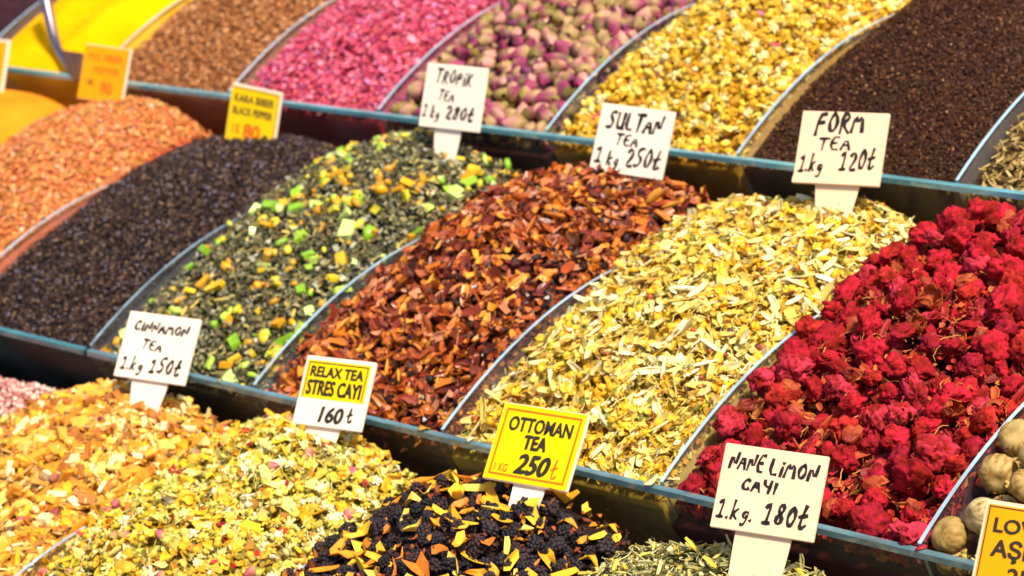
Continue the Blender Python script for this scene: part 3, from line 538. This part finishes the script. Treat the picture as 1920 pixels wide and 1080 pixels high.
# ------------------------------------------------------------------ price cards
SIGN = {'form':((2.686,1.420,0.526),0.256,0.575,-0.024,0.332,0.266),
'sultan':((1.673,1.420,0.456),0.218,0.507,-0.094,0.323,0.264),
'tropik':((0.730,1.420,0.550),0.241,0.432,-0.077,0.291,0.261),
'pepper':((-0.574,1.420,0.354),0.134,0.344,-0.114,0.296,0.260),
'orange':((-1.623,1.420,0.468),0.218,0.437,-0.095,0.278,0.260),
'left':((-2.604,1.420,0.433),0.268,0.432,-0.082,0.286,0.270),
'cinnamon':((0.689,-0.220,0.067),0.272,0.647,-0.063,0.330,0.254),
'relax':((1.677,-0.220,0.055),0.239,0.634,-0.032,0.291,0.247),
'ottoman':((2.626,-0.220,0.027),0.213,0.739,-0.049,0.326,0.263),
'nane':((3.608,-0.220,0.060),0.273,0.607,-0.061,0.335,0.257),
'love':((4.498,-0.220,0.070),0.235,0.614,-0.056,0.263,0.247)}
M_CREAM = mat('cream_plastic', lin([240, 222, 200]), rough=.38, spec=.45, nscale=7, namp=.06, bump=.08, bscale=30)
M_PEACH = mat('peach_plastic', lin([238, 206, 168]), rough=.38, spec=.45, nscale=7, namp=.06, bump=.08, bscale=30)
M_YEL = mat('yellow_sticker', lin([252, 204, 0]), rough=.5, spec=.2, nscale=5, namp=.05, bump=0)
M_ORG = mat('orange_sticker', lin([252, 160, 0]), rough=.5, spec=.2, nscale=5, namp=.12, bump=0)
M_INK = mat('black_marker', (.022, .012, .010), rough=.6, nscale=80, namp=.5, bump=0)
M_PRINT = mat('black_print', (.03, .024, .01), rough=.5, nscale=30, namp=.2, bump=0)
M_ORINK = mat('orange_print', lin([235, 110, 0]), rough=.5, nscale=30, namp=.2, bump=0)
G = {'T': [[(0, 1), (.62, 1)], [(.3, 1), (.26, 0)]], 'R': [[(.05, 0), (.08, 1), (.45, .92), (.5, .7), (.1, .48), (.55, 0)]], 'O': [[(.3, 1), (.08, .75), (.05, .3), (.25, 0), (.5, .22), (.53, .7), (.3, 1)]],
'P': [[(.05, 0), (.12, 1), (.48, .85), (.45, .55), (.1, .45)]], 'I': [[(.12, .9), (.1, 0)]], 'i': [[(.1, .62), (.08, 0)], [(.12, .92), (.13, .86)]], 'K': [[(.08, 1), (.05, 0)], [(.5, .95), (.08, .45), (.55, 0)]],
'E': [[(.5, 1), (.08, .98), (.05, .02), (.5, 0)], [(.07, .52), (.42, .52)]], 'A': [[(0, 0), (.28, 1), (.55, 0)], [(.1, .36), (.46, .36)]], 'S': [[(.52, .95), (.3, 1), (.1, .8), (.42, .5), (.48, .2), (.25, 0), (.02, .06)]],
'U': [[(.05, 1), (.06, .15), (.3, 0), (.5, .2), (.52, 1)], [(.52, .9), (.55, 0)]], 'L': [[(.08, 1), (.05, 0), (.5, .03)]], 'N': [[(.03, 0), (.08, 1), (.48, 0), (.55, 1)]], 'F': [[(.5, 1), (.08, .95), (.02, -.1)], [(.08, .52), (.44, .56)]],
'M': [[(0, 0), (.12, 1), (.32, .4), (.55, 1), (.66, 0)]], 'C': [[(.48, .85), (.28, 1), (.06, .6), (.1, .12), (.35, 0), (.5, .15)]], 'Y': [[(.02, 1), (.1, .55), (.45, .5)], [(.5, 1), (.44, 0)]],
'1': [[(.08, .72), (.34, 1), (.28, .02)], [(.08, 0), (.48, .02)]], '2': [[(.06, .78), (.25, 1), (.48, .8), (.4, .45), (.03, 0), (.55, .03)]], '5': [[(.52, 1), (.14, .96), (.1, .58), (.4, .55), (.48, .22), (.2, 0), (.02, .08)]],
'8': [[(.3, .52), (.08, .75), (.3, 1), (.5, .78), (.3, .52), (.04, .25), (.26, 0), (.52, .24), (.3, .52)]], '0': [[(.3, 1), (.07, .7), (.07, .25), (.28, 0), (.5, .28), (.5, .75), (.3, 1)]], '.': [[(.05, .04), (.08, .0)]], 
'k': [[(.06, 1), (.04, 0)], [(.4, .55), (.06, .28), (.42, .02)]], 'g': [[(.42, .5), (.15, .5), (.1, .12), (.38, .12), (.42, .5), (.38, -.32), (.1, -.34)]], 't': [[(.3, 1.05), (.12, .15), (.28, -.02), (.5, .16)], [(.02, .52), (.46, .62)]]}
WID = {'I': .25, 'i': .22, '.': .2, 'M': .75, ' ': .35, 'g': .5}
def ribbon(V, F, pts, w):
    n0 = len(V); P = [np.array(p, float) for p in pts]; Q = [P[0]]
    for k in range(len(P)-1):         # smooth the strokes a little
        a, b = P[k], P[k+1]; Q += [a*.67+b*.33, a*.33+b*.67]
    Q.append(P[-1]); n = len(Q)
    for k, q in enumerate(Q):
        t = Q[min(k+1, n-1)]-Q[max(k-1, 0)]; t = t/(np.linalg.norm(t)+1e-9); nn = np.array([-t[1], t[0]]); ww = w*(.42+.14*math.sin(k*1.3+n0))
        if k in (0,): q = q-t*w*.3
        if k == n-1: q = q+t*w*.3
        V += [tuple(q+nn*ww), tuple(q-nn*ww)]
    for k in range(n-1): F.append((n0+2*k, n0+2*k+1, n0+2*k+3, n0+2*k+2))
def hand(sign, text, x0, x1, y0, y1, w=.011, h=.07, shear=.12):
    """marker writing along the baseline (x0,y0)-(x1,y1), in card units (bin widths)"""
    tot = sum(WID.get(c, .62)+.13 for c in text); sx = math.hypot(x1-x0, y1-y0)/tot; V = []; F = []; x = 0
    d = np.array([x1-x0, y1-y0]); d = d/np.linalg.norm(d); nrm = np.array([-d[1], d[0]])
    for c in text:
        hh = h*R(.92, 1.08)*(1. if c not in 'g' else .8); dy = R(-.03, .03)*h
        for st in G.get(c, []):
            pts = [np.array([x0, y0])+d*((x+px)*sx+shear*py*hh)+nrm*(py*hh+dy) for px, py in st]; ribbon(V, F, pts, w)
        x += WID.get(c, .62)+.13
    return V, F
TH = .014
def card_frame(key):
    A, ph, la, ro, w_, h_ = SIGN[key]; A = np.array(A); r0 = np.array([math.cos(ph), math.sin(ph), 0]); n0 = np.array([math.sin(ph), -math.cos(ph), 0]); z = np.array([0, 0, 1.])
    U = math.cos(la)*z-math.sin(la)*n0; N = math.cos(la)*n0+math.sin(la)*z
    R2 = math.cos(ro)*r0+math.sin(ro)*U; U2 = -math.sin(ro)*r0+math.cos(ro)*U
    m = Matrix(((R2[0], U2[0], N[0], A[0]*S), (R2[1], U2[1], N[1], A[1]*S), (R2[2], U2[2], N[2], A[2]*S), (0, 0, 0, 1))); return m, w_, h_
def local(name, poly, z0, z1, m, par, bev=0.):
    return bm_prism(name, poly, 2, z0, z1, [m], par, bev=bev)
def printed(par, text, cx, cy, width, height, m, name='printed_text', bold=.02, shear=0., z=.0022):
    cu = bpy.data.curves.new(name, 'FONT'); cu.body = text; cu.align_x = 'LEFT'; cu.offset = .008; cu.shear = shear; cu.resolution_u = 3
    o = bpy.data.objects.new('tmp', cu); COL.objects.link(o); bpy.context.view_layer.update()
    me = bpy.data.meshes.new_from_object(o.evaluated_get(bpy.context.evaluated_depsgraph_get())); bpy.data.objects.remove(o); bpy.data.curves.remove(cu)
    co = np.array([v.co[:] for v in me.vertices]); mn, mxx = co[:, :2].min(0), co[:, :2].max(0); s = np.array([width, height])/(mxx-mn)
    co[:, :2] = ((co[:, :2]-(mn+mxx)/2)*s+np.array([cx, cy])); co[:, 2] = z
    F0 = [list(p.vertices) for p in me.polygons]; bpy.data.meshes.remove(me); Vs = []; Fs = []; d = height*bold*1.1
    for k, (dx, dy) in enumerate(((0, 0), (d, 0), (-d, 0), (d*.5, d*.8), (-d*.5, -d*.8))):
        c2 = co+np.array([dx, dy, k*.00015]); Fs += [[i+len(co)*k for i in f] for f in F0]; Vs.append(c2)
    me = bpy.data.meshes.new(name); me.from_pydata((np.concatenate(Vs)*S).tolist(), [], Fs); me.materials.append(m); me.update()
    return link(name, me, par)
def card(key, label, mboard, stem=(-.065, .065, -.045, .045, -.16), thick=TH):
    m, w_, h_ = card_frame(key); e = link('price_card', None, None, m); tag(e, label, 'price card', 'price cards standing in the heaps')
    local('board', [(-w_/2, 0), (w_/2, 0), (w_/2, h_), (-w_/2, h_)], -thick, 0, mboard, e, bev=.0022)
    a, b, c, d, L = stem
    if L: local('stem', [(a, .02), (c, L), (d, L), (b, .02)], -thick-.009, -thick-.001, mboard, e, bev=.0015)
    return e, w_, h_
def put(par, VF, m, name='handwriting', z=.0012):
    V, F = VF; V = np.array([(x, y, z) for x, y in V]); link(name, mesh(name, V, np.array(F), [m]), par)
random.seed(3)
e, w_, h_ = card('form', 'peach white card handwritten FORM TEA 120 standing in the pale yellow tea', M_PEACH, (-.085, .090, -.058, .058, -.17))
put(e, hand(e, 'FORM', -.105, .085, .185, .195, .015, .072), M_INK); put(e, hand(e, 'TEA', -.085, .045, .125, .13, .010, .042), M_INK)
put(e, hand(e, '1.kg', -.150, -.055, .045, .045, .011, .062), M_INK); put(e, hand(e, '120t', .005, .145, .055, .06, .012, .068), M_INK)
local('base_lip', [(-w_/2, .0005), (w_/2, .0005), (w_/2, .022), (-w_/2, .022)], .0005, .004, M_PEACH, e, bev=.001)
e, w_, h_ = card('sultan', 'white card handwritten SULTAN TEA 250 standing in the red brown fruit tea', M_CREAM, (-.06, .06, -.045, .045, -.14))
put(e, hand(e, 'SULTAN', -.125, .125, .170, .172, .014, .062), M_INK); put(e, hand(e, 'TEA', -.07, .035, .112, .112, .010, .040), M_INK)
put(e, hand(e, '1', -.148, -.105, .035, .035, .012, .062), M_INK); put(e, hand(e, 'kg', -.09, -.035, .03, .03, .010, .05), M_INK); put(e, hand(e, '250t', -.01, .15, .035, .035, .013, .068), M_INK)
e, w_, h_ = card('tropik', 'white card handwritten TROPIK TEA 280 standing in the grey green leaf tea', M_CREAM, (-.078, .055, -.06, .04, -.14))
put(e, hand(e, 'TROPiK', -.095, .085, .185, .180, .010, .052), M_INK); put(e, hand(e, 'TEA', -.07, .01, .118, .112, .008, .038), M_INK)
put(e, hand(e, '1 kg', -.135, -.05, .045, .040, .009, .05), M_INK); put(e, hand(e, '280t', -.025, .115, .045, .035, .012, .055), M_INK)
e, w_, h_ = card('cinnamon', 'white card handwritten CINNAMON TEA 150 standing in the golden chips', M_CREAM, (-.09, .085, -.06, .06, -.15))
put(e, hand(e, 'CINNAMON', -.125, .13, .185, .183, .011, .034), M_INK); put(e, hand(e, 'TEA', -.07, .03, .120, .112, .009, .034), M_INK)
put(e, hand(e, '1.kg', -.145, -.035, .035, .03, .010, .05), M_INK); put(e, hand(e, '150t', -.01, .14, .035, .03, .012, .056), M_INK)
e, w_, h_ = card('nane', 'large peach card handwritten NANE LIMON CAYI 180 in front of the crimson flowers', M_PEACH, (-.09, .095, -.085, .08, -.16))
put(e, hand(e, 'NANE', -.142, -.025, .185, .185, .010, .048), M_INK); put(e, hand(e, 'LiMON', -.012, .148, .18, .18, .011, .045), M_INK)
put(e, hand(e, 'CAYI', -.09, .03, .125, .125, .011, .034), M_INK); put(e, hand(e, '1.kg.', -.155, -.03, .035, .035, .010, .055), M_INK); put(e, hand(e, '180t', -.005, .145, .035, .035, .013, .062), M_INK)
def frame_lines(e, x0, x1, y0, y1, t, m, name='printed_border', z=.0024, sides='tblr'):
    V = []; F = []
    for s_, q in (('t', (x0, x1, y1-t, y1)), ('b', (x0, x1, y0, y0+t)), ('l', (x0, x0+t, y0+t, y1-t)), ('r', (x1-t, x1, y0+t, y1-t))):
        if s_ in sides: n = len(V); V += [(q[0], q[2], z), (q[1], q[2], z), (q[1], q[3], z), (q[0], q[3], z)]; F.append((n, n+1, n+2, n+3))
    link(name, mesh(name, np.array(V), np.array(F), [m]), e)
e, w_, h_ = card('relax', 'cream card with yellow RELAX TEA STRES CAYI label and 160 below', M_CREAM, (-.142, .055, -.12, .02, -.15))
local('yellow_label', [(-.134, .098), (.132, .098), (.132, .232), (-.134, .232)], .0006, .0014, M_YEL, e)
frame_lines(e, -.128, .124, .098, .226, .0042, M_PRINT, sides='tlr')
printed(e, 'RELAX TEA', -.002, .193, .222, .036, M_PRINT, bold=.05); printed(e, 'STRES CAYI', -.002, .136, .226, .052, M_PRINT, bold=.045)
printed(e, '160', .012, .045, .098, .055, M_PRINT, bold=.04, shear=.15)
put(e, ([], []) if 0 else hand(e, 't', .078, .108, .025, .028, .009, .048), M_PRINT, z=.0015)
e, w_, h_ = card('ottoman', 'bright yellow card with orange border reading OTTOMAN TEA 250', M_CREAM, (-.05, .075, -.04, .06, -.14))
local('yellow_label', [(-w_/2+.003, .003), (w_/2-.003, .003), (w_/2-.003, h_-.003), (-w_/2+.003, h_-.003)], .0006, .0014, M_YEL, e)
frame_lines(e, -w_/2+.018, w_/2-.018, .018, h_-.018, .0072, M_ORINK)
printed(e, 'OTTOMAN', 0, .196, .240, .048, M_PRINT, bold=.038); printed(e, 'TEA', -.002, .139, .086, .046, M_PRINT, bold=.06)
printed(e, '250', .012, .066, .125, .066, M_PRINT, bold=.05, shear=.2); printed(e, '1 KG', -.103, .045, .05, .027, M_ORINK)
put(e, hand(e, 't', .085, .118, .03, .034, .008, .062), M_ORINK, z=.0026)
e, w_, h_ = card('pepper', 'small blurred yellow card standing in the black pepper', M_CREAM, (-.05, .05, -.04, .04, -.12))
local('yellow_label', [(-w_/2+.004, .003), (w_/2-.004, .003), (w_/2-.004, h_-.012), (-w_/2+.004, h_-.012)], .0006, .0014, M_YEL, e)
frame_lines(e, -w_/2+.008, w_/2-.008, .006, h_-.016, .0035, M_PRINT, sides='tr')
printed(e, 'KARA BIBER', 0, .200, .235, .034, M_PRINT); printed(e, 'BLACK PEPPER', -.002, .145, .235, .034, M_PRINT)
printed(e, '1 K', -.085, .065, .04, .04, M_ORINK, bold=.04); printed(e, '80', .008, .062, .095, .062, M_ORINK, bold=.05); printed(e, 't', .09, .05, .02, .03, M_PRINT)
e, w_, h_ = card('orange', 'blurred orange card with orange writing standing in the salmon orange flakes', M_CREAM, (-.05, .05, -.04, .04, -.12))
local('orange_label', [(-w_/2+.003, .003), (w_/2-.003, .003), (w_/2-.003, h_-.003), (-w_/2+.003, h_-.003)], .0006, .0014, M_ORG, e)
printed(e, 'PUL BIBER', 0, .205, .21, .032, M_ORINK); printed(e, 'PEPPER', .015, .145, .16, .03, M_ORINK); printed(e, '90', .03, .065, .07, .055, M_ORINK, bold=.05); printed(e, '1K', -.07, .085, .045, .03, M_PRINT)
e, w_, h_ = card('left', 'cropped orange card at the far left edge standing in orange powder', M_CREAM, (-.05, .05, -.04, .04, -.12))
local('orange_label', [(-w_/2+.003, .003), (w_/2-.012, .003), (w_/2-.012, h_-.012), (-w_/2+.003, h_-.012)], .0006, .0014, M_ORG, e)
e, w_, h_ = card('love', 'cropped orange card reading LOVE and ASK at the lower right corner', M_PEACH, (-.06, .06, -.05, .05, -.14))
local('orange_label', [(-w_/2+.010, .008), (w_/2-.010, .008), (w_/2-.010, h_-.012), (-w_/2+.010, h_-.012)], .0006, .0014, M_ORG, e)
frame_lines(e, -w_/2+.014, w_/2-.014, .012, h_-.016, .0035, M_PRINT)
printed(e, 'LOVE', -.022, .180, .145, .040, M_PRINT, bold=.04); printed(e, 'AŞK', -.022, .112, .135, .062, M_PRINT, bold=.03); printed(e, '250', .02, .045, .10, .045, M_PRINT, bold=.04)

# ------------------------------------------------------------------ metal scoop resting in the yellow powder
def tube(name, pts, rads, m, par, seg=12):
    V = []; F = []; P = [np.array(p, float) for p in pts]
    for k, p in enumerate(P):
        t = P[min(k+1, len(P)-1)]-P[max(k-1, 0)]; t /= np.linalg.norm(t); a = np.cross(t, [0, 0, 1.]); a /= np.linalg.norm(a); b = np.cross(t, a)
        for j in range(seg): V.append(p+rads[k]*(a*math.cos(2*math.pi*j/seg)+b*math.sin(2*math.pi*j/seg)))
    for k in range(len(P)-1):
        for j in range(seg): q = k*seg+j; r_ = k*seg+(j+1) % seg; F.append((q, r_, r_+seg, q+seg))
    return link(name, mesh(name, np.array(V)-base, np.array(F), [m], smooth=True), par)
def at(px, py, axis, val):
    d = hd+rr*(px-960)/FPX-uu*(py-540)/FPX; t = (val-CAM[axis])/d[axis]; return CAM+t*d
base = at(128, 125, 1, 1.72)
e = link('scoop', None); e.location = tuple(base*S); tag(e, 'metal scoop with long shiny handle resting in the yellow powder', 'scoop')
tube('handle', [at(78, -40, 1, 1.95), at(90, 20, 1, 1.88), at(100, 65, 1, 1.83), at(110, 95, 1, 1.79), at(122, 112, 1, 1.75), at(132, 132, 1, 1.70)], [.030, .028, .026, .022, .026, .018], M_METAL, e)
q = [at(118, 94, 1, 1.78), at(158, 100, 1, 1.72), at(156, 148, 1, 1.66), at(142, 152, 1, 1.64), at(128, 128, 1, 1.70)]
M_BROWN = mat('brown_blade', (.13, .055, .02), rough=.5, metal=0., nscale=10)
bm = bmesh.new(); nrm = np.cross(q[1]-q[0], q[2]-q[0]); nrm /= np.linalg.norm(nrm)
a = [bm.verts.new(tuple((p-base)*S)) for p in q]; b = [bm.verts.new(tuple((p-base-nrm*.012)*S)) for p in q]; bm.faces.new(a); bm.faces.new(b[::-1])
for k in range(5): bm.faces.new((a[k], a[(k+1) % 5], b[(k+1) % 5], b[k]))
bmesh.ops.recalc_face_normals(bm, faces=bm.faces); me = bpy.data.meshes.new('blade'); bm.to_mesh(me); bm.free(); me.materials.append(M_BROWN); link('blade', me, e)
